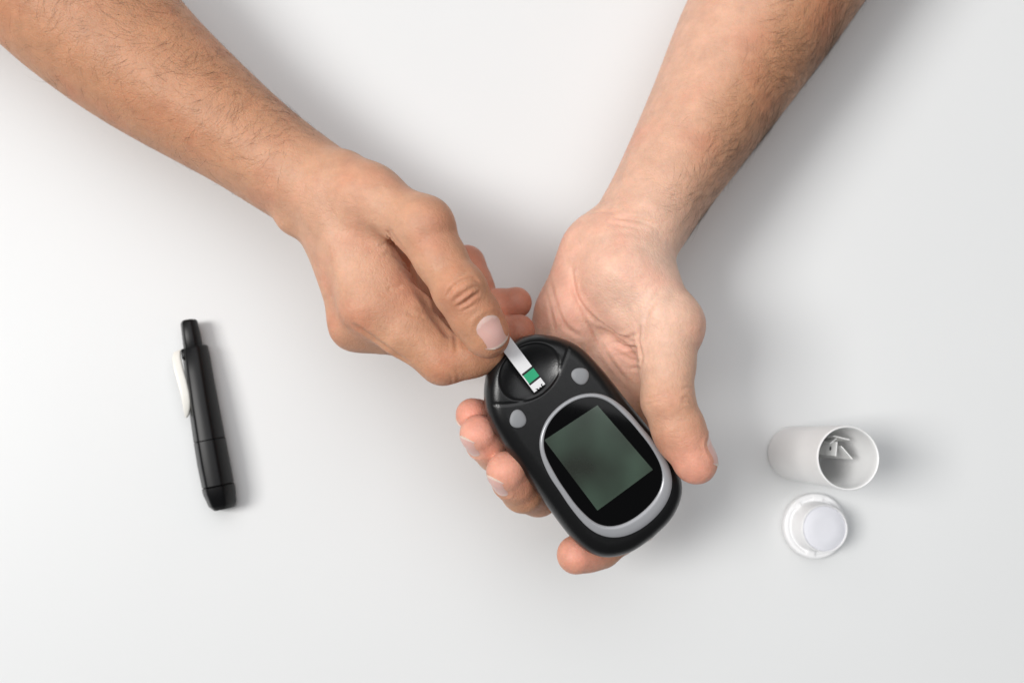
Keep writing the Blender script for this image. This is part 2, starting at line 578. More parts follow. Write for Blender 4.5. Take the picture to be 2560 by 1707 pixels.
pen = empty('lancing_pen', (pa+pb)/2)
tag(pen, 'black lancing pen with a cream clip lying on the white table', 'lancing pen')
L = plen
V, Fc = loft([pen_loop(s, 0, wl, wr, h, zc_=8.2) for s, wl, wr, h in ((0.0, 2.6, 3.0, 5.5), (0.35, 3.3, 3.8, 7.2), (1.2, 3.7, 4.2, 8.2), (6, 4.0, 4.4, 9), (13.4, 4.4, 4.7, 9.6), (14, 4.2, 4.5, 9))])
o = mesh_obj('push_button', V, Fc, m_pen, pen); sharp(o, 40)
body_sec = [(12.6, 4.6, 5.4, 11.0), (13.0, 5.4, 6.2, 12.6), (14.0, 5.7, 6.5, 13.2), (25, 6.2, 6.7, 14.6), (40, 6.9, 6.9, 15.8), (55, 7.3, 7.2, 16.3)]
V, Fc = loft([pen_loop(s, 0, wl, wr, h) for s, wl, wr, h in body_sec+[(57.2, 7.35, 7.25, 16.4), (57.4, 7.0, 6.9, 16.0)]])
o = mesh_obj('upper_barrel', V, Fc, m_pen, pen); sharp(o, 40)
V, Fc = loft([pen_loop(s, 0, wl, wr, h) for s, wl, wr, h in ((57.45, 7.0, 6.9, 16.0), (57.65, 7.4, 7.3, 16.45), (68, 7.5, 7.5, 16.6), (78.6, 7.2, 7.5, 16.2), (79.0, 6.8, 7.2, 15.7))])
o = mesh_obj('lower_barrel', V, Fc, m_pen, pen); sharp(o, 40)
V, Fc = loft([pen_loop(s, 0, wl, wr, h) for s, wl, wr, h in ((79.05, 6.8, 7.2, 15.7), (79.4, 7.4, 7.7, 16.3), (82, 7.2, 7.7, 16.0), (88, 5.8, 7.0, 14.2), (L-0.8, 4.6, 6.2, 12.4), (L-0.1, 4.2, 5.8, 11.8), (L, 3.6, 5.2, 11.0))])
o = mesh_obj('needle_cap', V, Fc, m_pen, pen); sharp(o, 40)
# clip: a bowed cream blade standing off the left flank, rooted at the shoulder
cl = []
for s_, off, hw_, zt in [(13.2, -5.6, 0.8, 9.0), (14.0, -7.0, 1.6, 10.0), (17, -7.6, 2.0, 11.0), (22, -7.3, 2.1, 11.8), (28, -6.6, 2.1, 12.2), (34, -6.2, 2.0, 12.2), (38, -6.3, 1.9, 11.8), (41.5, -6.9, 1.5, 11.0), (44, -7.6, 1.0, 10.0), (45, -8.1, 0.4, 9.4)]:
    t = np.linspace(0, 2*np.pi, 20, endpoint=False)
    e = 2/3.0
    cx_ = np.sign(np.cos(t))*np.abs(np.cos(t))**e; cz_ = np.sign(np.sin(t))*np.abs(np.sin(t))**e
    cl.append(np.array([pa+pax*s_+psd*(off+p_*hw_)+pup*(zt-1.0-0.12*p_*hw_+q_*0.9) for p_, q_ in zip(cx_, cz_)]))
V, Fc = loft(cl)
o = mesh_obj('clip', V, Fc, m_clip, pen); sharp(o, 50)
# dark recess post that carries the clip
V, Fc = loft([pen_loop(s_, -4.2, wl, 2.0, h, zc_=8.0) for s_, wl, h in ((13.2, 0.6, 5), (13.8, 1.4, 6), (17.5, 1.6, 6), (18.5, 0.6, 5))])
o = mesh_obj('clip_root', V, Fc, m_pen, pen); sharp(o, 40)

# ================================================================== hands: implicit sculpt -> one continuous mesh
class Cone:
    """tapered capsule, optionally squashed along a direction (sq > 1 = thinner that way)"""
    def __init__(self, a, b, ra, rb, n=None, sq=1.0, sqb=None):
        self.a = np.asarray(a, float); self.b = np.asarray(b, float)
        self.ra, self.rb, self.sq, self.sqb = ra, rb, sq, (sq if sqb is None else sqb)
        self.n = None
        if n is not None:
            n = np.asarray(n, float)
            self.n = n/np.linalg.norm(n)
        self.c = (self.a+self.b)/2
        self.R = np.linalg.norm(self.b-self.a)/2+max(ra, rb)*max(1.0, 1/sq)

    def __call__(self, P):
        ab = self.b-self.a
        L = math.sqrt(ab@ab)+1e-9
        e = ab/L
        w = P-self.a
        pr = w@e
        h2 = np.einsum('ij,ij->i', w, w)-pr*pr
        if self.n is not None:
            m = self.n-e*(self.n@e)                      # squash only across the axis
            sq = self.sq+(self.sqb-self.sq)*np.clip(pr/L, 0, 1)
            h2 = h2+(sq**2-1)*(w@m)**2/max(m@m, 1e-6)
        h = np.sqrt(np.maximum(h2, 0))
        s = max(-0.6, min(0.6, (self.rb-self.ra)/L)) if L > 0.01 else 0.0
        t = np.clip((pr+h*s/math.sqrt(1-s*s))/L, 0, 1)
        return np.sqrt(h2.clip(0)+(pr-t*L)**2)-(self.ra+(self.rb-self.ra)*t)


def ball(c, r, n=None, sq=1.0):
    c = np.asarray(c, float)
    return Cone(c, c+1e-4, r, r, n, sq)


class Sweep:
    """many overlapping cones that count as one primitive (no swelling where they overlap)"""
    def __init__(self, cones):
        self.cones = cones
        lo = np.min([c.c-c.R for c in cones], 0); hi = np.max([c.c+c.R for c in cones], 0)
        self.c = (lo+hi)/2; self.R = np.linalg.norm(hi-lo)/2

    def __call__(self, P):
        c = (P.min(0)+P.max(0))/2; rad = np.linalg.norm(P.max(0)-P.min(0))/2
        d = None
        for p in self.cones:
            if np.linalg.norm(p.c-c) < p.R+rad+9:
                e = p(P)
                d = e if d is None else np.minimum(d, e)
        return np.full(len(P), 60.0) if d is None else d


def smin(a, b, k):
    h = np.clip(0.5+0.5*(b-a)/k, 0, 1)
    return b+(a-b)*h-k*h*(1-h)


class Group:
    def __init__(self, prims, k):
        self.prims, self.k = prims, k
        self.cuts = []          # (prim, k) smooth subtraction

    def eval(self, P, c, rad):
        act = [p for p in self.prims if np.linalg.norm(p.c-c) < p.R+rad+self.k*2+4]
        if not act:
            return None
        d = act[0](P)
        for p in act[1:]:
            d = smin(d, p(P), self.k)
        for p, k in self.cuts:
            if np.linalg.norm(p.c-c) < p.R+rad+k*2+4:
                d = -smin(-d, p(P), k)
        return d


class Sculpt:
    def __init__(self, groups, k):
        self.groups, self.k = groups, k

    def eval(self, P, c=None, rad=None):
        if c is None:
            c = (P.min(0)+P.max(0))/2; rad = np.linalg.norm(P.max(0)-P.min(0))/2
        d = None
        for g in self.groups:
            e = g.eval(P, c, rad)
            if e is None:
                continue
            d = e if d is None else smin(d, e, self.k)
        return np.full(len(P), 50.0) if d is None else d

    def chunk(self, P, cell=26.0):
        key = np.floor(P/cell).astype(np.int64)
        kk = (key[:, 0]+500)*1000003+(key[:, 1]+500)*1009+(key[:, 2]+500)
        o = np.argsort(kk, kind='stable'); ks = kk[o]
        st = np.r_[0, np.flatnonzero(np.diff(ks))+1, len(ks)]
        out = np.empty(len(P))
        for a, b in zip(st[:-1], st[1:]):
            idx = o[a:b]
            out[idx] = self.eval(P[idx])
        return out

    def trace_many(self, p, v, tmax=60.0, steps=110):
        """march many points along v (one direction or one per point) to the surface"""
        p = np.asarray(p, float).reshape(-1, 3); v = np.broadcast_to(np.asarray(v, float), p.shape)
        t = np.zeros(len(p)); live = np.ones(len(p), bool)
        for _ in range(steps):
            i = np.flatnonzero(live)
            if not len(i):
                break
            d = self.chunk(p[i]+v[i]*t[i, None])
            t[i] += np.clip(d, 0, 6)*0.75
            live[i] = (d > 0.02) & (t[i] < tmax)
        return p+v*t[:, None], t < tmax

    def pixs(self, pts):
        v = np.array([ray(*q) for q in pts])
        q, ok = self.trace_many(CAM+v*300, v, 200.0)
        return [a if k else None for a, k in zip(q, ok)]

    def mesh(self, lo, hi, h):
        B = 8
        lo = np.asarray(lo, float); hi = np.asarray(hi, float)
        nb = np.ceil((hi-lo)/(h*B)).astype(int)
        N = nb*B+1
        I = np.indices(nb).reshape(3, -1).T
        cen = lo+(I+0.5)*B*h
        dc = self.chunk(cen)
        grid = np.empty(N, np.float32)
        # coarse fill
        coarse = dc.reshape(nb)
        full = np.repeat(np.repeat(np.repeat(coarse, B, 0), B, 1), B, 2)
        grid[:-1, :-1, :-1] = full
        grid[-1] = grid[-2]; grid[:, -1] = grid[:, -2]; grid[:, :, -1] = grid[:, :, -2]
        act = I[np.abs(dc) < B*h*0.87*1.4+0.8]
        off = np.indices((B+1, B+1, B+1)).reshape(3, -1).T
        macro = act//5
        mk = macro[:, 0]*100003+macro[:, 1]*317+macro[:, 2]
        o = np.argsort(mk, kind='stable'); mks = mk[o]
        st = np.r_[0, np.flatnonzero(np.diff(mks))+1, len(mks)]
        for a, b in zip(st[:-1], st[1:]):
            blk = act[o[a:b]]
            idx = (blk[:, None, :]*B+off[None]).reshape(-1, 3)
            flat = np.unique((idx[:, 0]*N[1]+idx[:, 1])*N[2]+idx[:, 2])
            ii = np.stack(np.unravel_index(flat, N), 1)
            P = lo+ii*h
            grid.ravel()[flat] = self.eval(P)
        # surface nets
        s = grid < 0
        c8 = np.zeros(N-1, np.uint8)
        for dx in (0, 1):
            for dy in (0, 1):
                for dz in (0, 1):
                    c8 += s[dx:N[0]-1+dx, dy:N[1]-1+dy, dz:N[2]-1+dz]
        cells = np.argwhere((c8 > 0) & (c8 < 8))
        vid = np.full(N-1, -1, np.int32)
        vid[cells[:, 0], cells[:, 1], cells[:, 2]] = np.arange(len(cells))
        acc = np.zeros((len(cells), 3)); cnt = np.zeros(len(cells))
        corners = [(x, y, z) for x in (0, 1) for y in (0, 1) for z in (0, 1)]
        val = {c: grid[cells[:, 0]+c[0], cells[:, 1]+c[1], cells[:, 2]+c[2]].astype(float) for c in corners}
        for c in corners:
            for ax in range(3):
                if c[ax] == 0:
                    e = list(c); e[ax] = 1; e = tuple(e)
                    a, b = val[c], val[e]
                    m = (a < 0) != (b < 0)
                    t = np.where(m, a/(a-b+1e-12), 0)
                    p = np.tile(np.array(c, float), (len(cells), 1))
                    p[:, ax] += t
                    acc[m] += p[m]; cnt[m] += 1
        V = lo+(cells+acc/cnt[:, None])*h
        quads = []
        for ax in range(3):
            o1, o2 = (ax+1) % 3, (ax+2) % 3
            sl0 = [slice(None)]*3; sl1 = [slice(None)]*3
            sl0[ax] = slice(0, N[ax]-1); sl1[ax] = slice(1, N[ax])
            for q in (o1, o2):
                sl0[q] = slice(1, N[q]-1); sl1[q] = slice(1, N[q]-1)
            A, Bq = s[tuple(sl0)], s[tuple(sl1)]
            for flip, m in ((False, A & ~Bq), (True, ~A & Bq)):
                e = np.argwhere(m)
                if not len(e):
                    continue
                e[:, o1] += 1; e[:, o2] += 1
                def cid(d1, d2):
                    g = e.copy(); g[:, o1] += d1; g[:, o2] += d2
                    return vid[g[:, 0], g[:, 1], g[:, 2]]
                q = np.stack([cid(-1, -1), cid(0, -1), cid(0, 0), cid(-1, 0)], 1)
                quads.append(q[:, ::-1] if flip else q)
        Q = np.vstack(quads)
        Q = Q[(Q >= 0).all(1)]
        d = self.chunk(V)
        g = np.stack([self.chunk(V+np.eye(3)[i]*0.2)-d for i in range(3)], 1)
        g /= np.linalg.norm(g, axis=1, keepdims=True)+1e-9
        V = V-g*np.clip(d, -0.5, 0.5)[:, None]*0.95
        return V, Q


def vnorm(V, Q):
    a, b, c, d = (V[Q[:, i]] for i in range(4))
    fn = np.cross(c-a, d-b)
    n = np.zeros_like(V)
    for i in range(4):
        np.add.at(n, Q[:, i], fn)
    return n/(np.linalg.norm(n, axis=1, keepdims=True)+1e-12)


def crease(V, N, pts, depth, width, ridge=0.35):
    """press a fold along a surface polyline into the mesh (returns new V)"""
    pts = [p for p in pts if p is not None]
    if len(pts) < 2:
        return V
    poly = np.array(pts)
    lo = poly.min(0)-width*4; hi = poly.max(0)+width*4
    m = np.flatnonzero(((V > lo) & (V < hi)).all(1))
    if not len(m):
        return V
    P = V[m]
    best = np.full(len(P), 1e9); tpar = np.zeros(len(P))
    n = len(poly)-1
    for i in range(n):
        a, b = poly[i], poly[i+1]
        ab = b-a
        if ab@ab > 25:
            continue
        t = np.clip(((P-a)@ab)/(ab@ab+1e-12), 0, 1)
        dd = np.linalg.norm(P-a-t[:, None]*ab, axis=1)
        k = dd < best
        best[k] = dd[k]; tpar[k] = (i+t[k])/n
    fade = np.clip(np.minimum(tpar, 1-tpar)*5, 0, 1)**0.7
    prof_ = -np.exp(-(best/width)**2)+ridge*np.exp(-((best-width*2.1)/(width*1.1))**2)
    V = V.copy()
    V[m] += N[m]*(depth*fade*prof_)[:, None]
    return V


def bump_at(V, N, c, r, hgt):
    if c is None:
        return V
    d = np.linalg.norm(V-c, axis=1)
    m = d < r*3
    V = V.copy()
    V[m] += N[m]*(hgt*np.exp(-(d[m]/r)**2))[:, None]
    return V


def finger(joints, radii, k=3.0, extra=()):
    """joints: list of points; radii at joints; each phalanx is slightly waisted"""
    pr = []
    for i in range(len(joints)-1):
        a, b = np.asarray(joints[i], float), np.asarray(joints[i+1], float)
        ra, rb = radii[i], radii[i+1]
        m = (a+b)/2
        rm = (ra+rb)/2*(0.955 if i < len(joints)-2 else 1.0)
        pr += [Cone(a, m, ra, rm), Cone(m, b, rm, rb)]
    return Group(pr+list(extra), k)


def chain(secs, up=(0, 0, 1.0)):
    """arm: sections (point, r_across, r_up) -> squashed cones"""
    S = np.array([[*p, rx, rz] for p, rx, rz in secs], float)
    S = crsp(S, 3*len(secs))
    out = []
    for a, b in zip(S[:-1], S[1:]):
        out.append(Cone(a[:3], b[:3], a[3], b[3], up, a[3]/a[4], b[3]/b[4]))
    return [Sweep(out)]


def P(px, py, z):
    return at(px, py, z)


# ---------------- hand that pinches the strip (left in the photo)
wristA = P(790, 470, 68)
armA = chain([(P(-400, -480, 46), 47, 42), (P(-150, -290, 45), 44, 40), (P(79, -109, 45), 39, 37), (P(230, 42, 46), 35.2, 34), (P(373, 171, 48), 30.2, 31), (P(586, 329, 54), 23.3, 27), (P(701, 412, 60), 21.1, 25), (P(793, 474, 65), 20.0, 23.5), (P(840, 510, 68), 18.7, 22)])
mcA = [
    Cone(P(838, 500, 75), P(922, 762, 80.5), 13.5, 10.6), Cone(P(820, 515, 67), P(893, 808, 66), 13.5, 10.4),
    Cone(P(820, 525, 58), P(905, 805, 53), 13, 10.4), Cone(P(830, 530, 50), P(925, 785, 41), 12.5, 10),
    Cone(P(850, 560, 64), P(925, 730, 62), 14, 12),                       # palm bulk
    Cone(P(860, 452, 80), P(925, 492, 87), 12, 12), Cone(P(925, 492, 87), P(1052, 566, 98), 12, 10.2),   # thumb metacarpal
    Cone(P(890, 510, 72), P(955, 600, 70), 13, 12),                       # web muscle
    Cone(P(905, 560, 76), P(968, 690, 74), 12.5, 10.6),
    Cone(P(950, 640, 56), P(985, 720, 48), 14, 11),                       # inner palm
    Cone(P(945, 700, 78), P(1028, 772, 78.5), 11, 9.2),                   # fold beside the knuckle
    Cone(P(922, 762, 80.5), P(1000, 828, 80.5), 10.6, 10.0), Cone(P(893, 808, 66), P(960, 830, 64), 10.4, 9.4),
    Cone(P(905, 805, 53), P(970, 805, 51), 10.4, 9.2), Cone(P(925, 785, 41), P(1000, 740, 39), 10, 8.6),
    Cone(P(1052, 566, 98), P(1100, 640, 101), 10.4, 9.6),
    ball(P(728, 550, 68), 5.0), ball(P(1072, 560, 101), 8.0),
]
palmA = Group(armA+mcA, 7.0)
thumbA = finger([P(1052, 566, 98), P(1150, 728, 105), P(1208, 824, 102.5)], [10.8, 9.7, 8.9], 3.0,
                extra=[ball(P(1220, 842, 101.5), 8.3), ball(P(1150, 722, 106), 9.6), ball(P(1192, 795, 101.8), 9.4)])
indexA = finger([P(922, 762, 80.5), P(1106, 900, 80), P(1178, 890, 82), P(1226, 876, 82.5)], [11.0, 9.6, 8.3, 7.2], 3.0, extra=[Cone(P(1000, 775, 79), P(1092, 862, 79), 9.2, 8.8)])
middleA = finger([P(893, 808, 66), P(1080, 850, 54), P(1190, 846, 60), P(1297, 826, 69)], [10.6, 9.3, 8.2, 6.8], 3.0)
ringA = finger([P(905, 805, 53), P(1105, 800, 40), P(1200, 778, 49), P(1290, 757, 61)], [10.4, 9.1, 8.0, 6.8], 3.0)
pinkyA = finger([P(925, 785, 41), P(1166, 660, 43), P(1187, 706, 49), P(1206, 752, 54)], [10.0, 7.8, 7.2, 6.4], 3.0)
SA = Sculpt([palmA, thumbA, indexA, middleA, ringA, pinkyA], 1.0)
# the deep fold where the thumb lies over the web: a slit that opens into the hollow of the hand
slit = [(976, 581, 0.5, 91), (991, 604, 1.1, 84), (1012, 636, 1.4, 81), (1036, 670, 1.9, 74), (1060, 703, 2.5, 66), (1084, 742, 2.7, 60), (1108, 786, 2.3, 60), (1130, 824, 1.8, 64)]
cones = []
for (x0, y0, r0, b0), (x1, y1, r1, b1_) in zip(slit[:-1], slit[1:]):
    for f_ in np.linspace(0, 1, 6):
        cones.append(Cone(P(x0-r0*5, y0+r0*3, 102+(b0-102)*f_), P(x1-r1*5, y1+r1*3, 102+(b1_-102)*f_), r0, r1))
sl = Sweep(cones)
palmA.cuts.append((sl, 2.2)); indexA.cuts.append((sl, 2.2))

# ---------------- open hand that carries the meter (right in the photo)
armB = chain([(P(2330, -660, 46), 44, 40), (P(2120, -310, 46), 40, 38), (P(1985, -90, 46), 37.4, 36), (P(1872, 98, 47), 33.4, 34), (P(1771, 276, 50), 27.5, 30), (P(1659, 466, 55), 22.0, 26), (P(1596, 572, 59), 20.5, 23), (P(1562, 640, 60), 19.5, 20)])
mcB = [
    Cone(P(1578, 600, 60), P(1565, 1025, 51), 14.5, 11.5), Cone(P(1555, 610, 58), P(1490, 1005, 49), 14.5, 11.5),
    Cone(P(1525, 612, 57), P(1424, 955, 49), 14, 11), Cone(P(1492, 615, 58), P(1380, 895, 51), 13, 10.5),
    Cone(P(1478, 640, 60), P(1422, 785, 59), 13.5, 13.2), Cone(P(1422, 785, 59), P(1396, 860, 55), 13.2, 11.5),   # hypothenar
    Cone(P(1545, 620, 66), P(1560, 700, 72), 15, 17.5), Cone(P(1560, 700, 72), P(1620, 790, 77), 17.5, 13.8),     # thenar
    Cone(P(1590, 640, 66), P(1665, 812, 80), 13.5, 12.6),
    Cone(P(1595, 760, 64), P(1605, 900, 58), 11, 9),                      # web
    Cone(P(1665, 812, 80), P(1669, 905, 84), 12.8, 10.6), ball(P(1690, 814, 81), 10.6),
    Cone(P(1565, 1025, 51), P(1585, 1120, 50), 11.5, 9.8), Cone(P(1490, 1005, 49), P(1440, 1090, 48), 11.5, 9.6),
    Cone(P(1424, 955, 49), P(1370, 1025, 48), 11, 9.2), Cone(P(1380, 895, 51), P(1320, 955, 49), 10.5, 8.4),
]
palmB = Group(armB+mcB, 7.0)
palmB.cuts.append((Cone(P(1510, 800, 98), P(1545, 930, 94), 16, 14), 10.0))          # cupped hollow
thumbB = finger([P(1665, 812, 80), P(1669, 1000, 87), P(1733, 1146, 86)], [13.4, 10.4, 8.8], 3.0,
                extra=[ball(P(1700, 1095, 84), 9.8), ball(P(1742, 1160, 86), 7.9), ball(P(1688, 1062, 86), 9.9)])
indexB = finger([P(1565, 1025, 51), P(1590, 1300, 48), P(1500, 1366, 55), P(1440, 1386, 62)], [11.6, 9.6, 8.8, 8.1], 3.0)
middleB = finger([P(1490, 1005, 49), P(1345, 1234, 47), P(1308, 1226, 60), P(1266, 1178, 75)], [11.6, 9.4, 8.9, 8.3], 3.0)
ringB = finger([P(1424, 955, 49), P(1285, 1146, 46), P(1240, 1128, 58), P(1196, 1084, 71)], [11.2, 9.0, 8.4, 7.8], 3.0)
pinkyB = finger([P(1380, 895, 51), P(1250, 1040, 47), P(1210, 1052, 54), P(1180, 1036, 63)], [10.6, 8.0, 7.4, 6.9], 3.0)
SB = Sculpt([palmB, thumbB, indexB, middleB, ringB, pinkyB], 1.0)


# ---------------- skin
def skin_mat():
    m, nt, b = newmat('skin')
    at_ = nt.nodes.new('ShaderNodeAttribute'); at_.attribute_name = 'tone'
    tc = nt.nodes.new('ShaderNodeTexCoord')
    n1 = nt.nodes.new('ShaderNodeTexNoise'); n1.inputs['Scale'].default_value = 120; n1.inputs['Detail'].default_value = 8; n1.inputs['Roughness'].default_value = 0.72
    nt.links.new(tc.outputs['Object'], n1.inputs['Vector'])
    mr = nt.nodes.new('ShaderNodeMapRange'); mr.inputs['From Min'].default_value = 0.3; mr.inputs['From Max'].default_value = 0.7
    mr.inputs['To Min'].default_value = 0.87; mr.inputs['To Max'].default_value = 1.12
    nt.links.new(n1.outputs['Fac'], mr.inputs['Value'])
    sc = nt.nodes.new('ShaderNodeVectorMath'); sc.operation = 'SCALE'
    nt.links.new(at_.outputs['Color'], sc.inputs[0]); nt.links.new(mr.outputs[0], sc.inputs['Scale'])
    # blotches of pink
    n2 = nt.nodes.new('ShaderNodeTexNoise'); n2.inputs['Scale'].default_value = 42; n2.inputs['Detail'].default_value = 3
    nt.links.new(tc.outputs['Object'], n2.inputs['Vector'])
    mr2 = nt.nodes.new('ShaderNodeMapRange'); mr2.inputs['From Min'].default_value = 0.5; mr2.inputs['From Max'].default_value = 0.75
    mr2.inputs['To Max'].default_value = 0.8
    nt.links.new(n2.outputs['Fac'], mr2.inputs['Value'])
    mx = nt.nodes.new('ShaderNodeMix'); mx.data_type = 'RGBA'; mx.blend_type = 'MULTIPLY'
    nt.links.new(mr2.outputs[0], mx.inputs[0]); nt.links.new(sc.outputs[0], mx.inputs[6]); mx.inputs[7].default_value = (1.0, 0.82, 0.80, 1)
    nt.links.new(mx.outputs[2], b.inputs['Base Color'])
    b.inputs['Roughness'].default_value = 0.5
    b.inputs['Specular IOR Level'].default_value = 0.38
    b.inputs['Subsurface Weight'].default_value = 0.4
    b.inputs['Subsurface Radius'].default_value = (1.0, 0.38, 0.2)
    b.inputs['Subsurface Scale'].default_value = 0.0018
    # fine skin relief: cells + pores
    vo = nt.nodes.new('ShaderNodeTexVoronoi'); vo.inputs['Scale'].default_value = 900; vo.feature = 'DISTANCE_TO_EDGE'
    nd = nt.nodes.new('ShaderNodeTexNoise'); nd.inputs['Scale'].default_value = 260; nd.inputs['Detail'].default_value = 4
    nt.links.new(tc.outputs['Object'], nd.inputs['Vector'])
    nt.links.new(tc.outputs['Object'], vo.inputs['Vector'])
    b1 = nt.nodes.new('ShaderNodeBump'); b1.inputs['Strength'].default_value = 0.40; b1.inputs['Distance'].default_value = 0.0003
    nt.links.new(vo.outputs[0], b1.inputs['Height'])
    b2 = nt.nodes.new('ShaderNodeBump'); b2.inputs['Strength'].default_value = 0.5; b2.inputs['Distance'].default_value = 0.0006
    nt.links.new(nd.outputs['Fac'], b2.inputs['Height']); nt.links.new(b1.outputs[0], b2.inputs['Normal'])
    # lozenge-shaped skin cells, warped so that they never line up
    wv = nt.nodes.new('ShaderNodeVectorMath'); wv.operation = 'MULTIPLY_ADD'
    nt.links.new(nd.outputs['Color'], wv.inputs[0]); wv.inputs[1].default_value = (0.003, 0.003, 0.003)
    nt.links.new(tc.outputs['Object'], wv.inputs[2])
    v2 = nt.nodes.new('ShaderNodeTexVoronoi'); v2.inputs['Scale'].default_value = 420; v2.feature = 'DISTANCE_TO_EDGE'
    nt.links.new(wv.outputs[0], v2.inputs['Vector'])
    mr3 = nt.nodes.new('ShaderNodeMapRange'); mr3.inputs['From Max'].default_value = 0.16
    nt.links.new(v2.outputs[0], mr3.inputs['Value'])
    b3 = nt.nodes.new('ShaderNodeBump'); b3.inputs['Strength'].default_value = 0.22; b3.inputs['Distance'].default_value = 0.0003
    nt.links.new(mr3.outputs[0], b3.inputs['Height']); nt.links.new(b2.outputs[0], b3.inputs['Normal'])
    nt.links.new(b3.outputs[0], b.inputs['Normal'])
    mr4 = nt.nodes.new('ShaderNodeMapRange'); mr4.inputs['To Min'].default_value = 0.42; mr4.inputs['To Max'].default_value = 0.62
    nt.links.new(nd.outputs['Fac'], mr4.inputs['Value']); nt.links.new(mr4.outputs[0], b.inputs['Roughness'])
    return m


def nail_mat():
    m, nt, b = newmat('fingernail')
    at_ = nt.nodes.new('ShaderNodeAttribute'); at_.attribute_name = 'tone'
    nt.links.new(at_.outputs['Color'], b.inputs['Base Color'])
    b.inputs['Roughness'].default_value = 0.30
    b.inputs['Specular IOR Level'].default_value = 0.5
    b.inputs['Subsurface Weight'].default_value = 0.5
    b.inputs['Subsurface Radius'].default_value = (1.0, 0.5, 0.35)
    b.inputs['Subsurface Scale'].default_value = 0.001
    return m


M_SKIN = skin_mat(); M_NAIL = nail_mat()
M_HAIR = plain('dark_arm_hair', (0.060, 0.036, 0.022), rough=0.45)


def paint(o, C):
    a = o.data.color_attributes.new('tone', 'FLOAT_COLOR', 'POINT')
    a.data.foreach_set('color', np.c_[C, np.ones(len(C))].astype(np.float32).ravel())


def reshape(o, V):
    """write moved vertices back to a hand mesh"""
    L = (V/1000.0-np.array(o.location)).astype(np.float32)
    o.data.vertices.foreach_set('co', L.ravel())
    o.data.update()


def blob(V, c, r):
    d2 = ((V-np.asarray(c))**2).sum(1)
    return np.exp(-d2/r**2)


def lerpc(C, col, w):
    return C+(np.asarray(col)-C)*w[:, None]


def nail(S, parent, c, fwd, nor, wid, lng, name='fingernail', rise=0.28):
    """c: a point above the nail's middle, fwd: towards the fingertip, nor: outward"""
    c = np.asarray(c, float)
    f = np.asarray(fwd, float); nr = np.asarray(nor, float)
    nr /= np.linalg.norm(nr); f = f-nr*(f@nr); f /= np.linalg.norm(f)
    s = np.cross(f, nr)
    nu, nv = 18, 22
    Q0 = np.zeros((nv+1, nu+1, 3)); LF = np.zeros((nv+1, nu+1)); Cc = np.zeros((nv+1, nu+1, 3))
    for i in range(nv+1):
        y = -1+2*i/nv
        hw = (1-min(1, max(0, -y))**3.2*0.985)**0.42*(1-max(0, y)**5*0.30)      # round cuticle, squared-off free edge
        for j in range(nu+1):
            x = -1+2*j/nu
            yy = y*lng/2-0.11*lng*x*x*max(y, 0)
            Q0[i, j] = c+f*yy+s*(x*wid/2*hw)
            e = max(abs(x), max(0, -y))
            LF[i, j] = rise*(1-e**6)-0.15*e**10 if y <= 0.75 else rise*(1-abs(x)**8)+0.1
            col = np.array([0.68, 0.42, 0.37])
            if y < -0.62+0.25*x*x:
                col = np.array([0.73, 0.52, 0.46])      # lunula
            if y > 0.88-0.05*x*x:
                col = np.array([0.74, 0.60, 0.52])      # free edge
            Cc[i, j] = col*(1-0.10*abs(x)**3)
    hit, okk = S.trace_many(Q0.reshape(-1, 3)+nr*8, -nr, 26.0)
    hit = np.where(okk[:, None], hit, Q0.reshape(-1, 3)-nr*6)
    pts = hit.reshape(nv+1, nu+1, 3)+nr*LF[..., None]
    # smooth the plate
    for _ in range(6):
        q = pts.copy()
        q[1:-1, 1:-1] = (pts[:-2, 1:-1]+pts[2:, 1:-1]+pts[1:-1, :-2]+pts[1:-1, 2:])/4
        pts = q
    nvv = (nu+1)
    top = pts.reshape(-1, 3); bot = top-nr*0.9
    V = np.vstack([top, bot]); off = len(top)
    Fc = []
    for i in range(nv):
        for j in range(nu):
            a = i*nvv+j
            Fc.append((a, a+1, a+nvv+1, a+nvv)); Fc.append((off+a, off+a+nvv, off+a+nvv+1, off+a+1))
    rim = [j for j in range(nvv)]+[i*nvv+nu for i in range(1, nv+1)]+[nv*nvv+j for j in range(nu-1, -1, -1)]+[i*nvv for i in range(nv-1, 0, -1)]
    for a, b in zip(rim, rim[1:]+rim[:1]):
        Fc.append((a, off+a, off+b, b))
    o = mesh_obj(name, V, Fc, M_NAIL, parent)
    paint(o, np.vstack([Cc.reshape(-1, 3)]*2))
    sharp(o, 60)
    cc_ = pts.reshape(-1, 3).mean(0)
    out_ = lambda q: q+(q-cc_)/np.linalg.norm(q-cc_)*1.0
    rimpts = [pts[i, 0] for i in range(nv-3, 0, -2)]+[pts[0, j] for j in range(0, nu+1, 2)]+[pts[i, nu] for i in range(1, nv-2, 2)]
    return o, list(crsp([out_(q) for q in rimpts], 70))


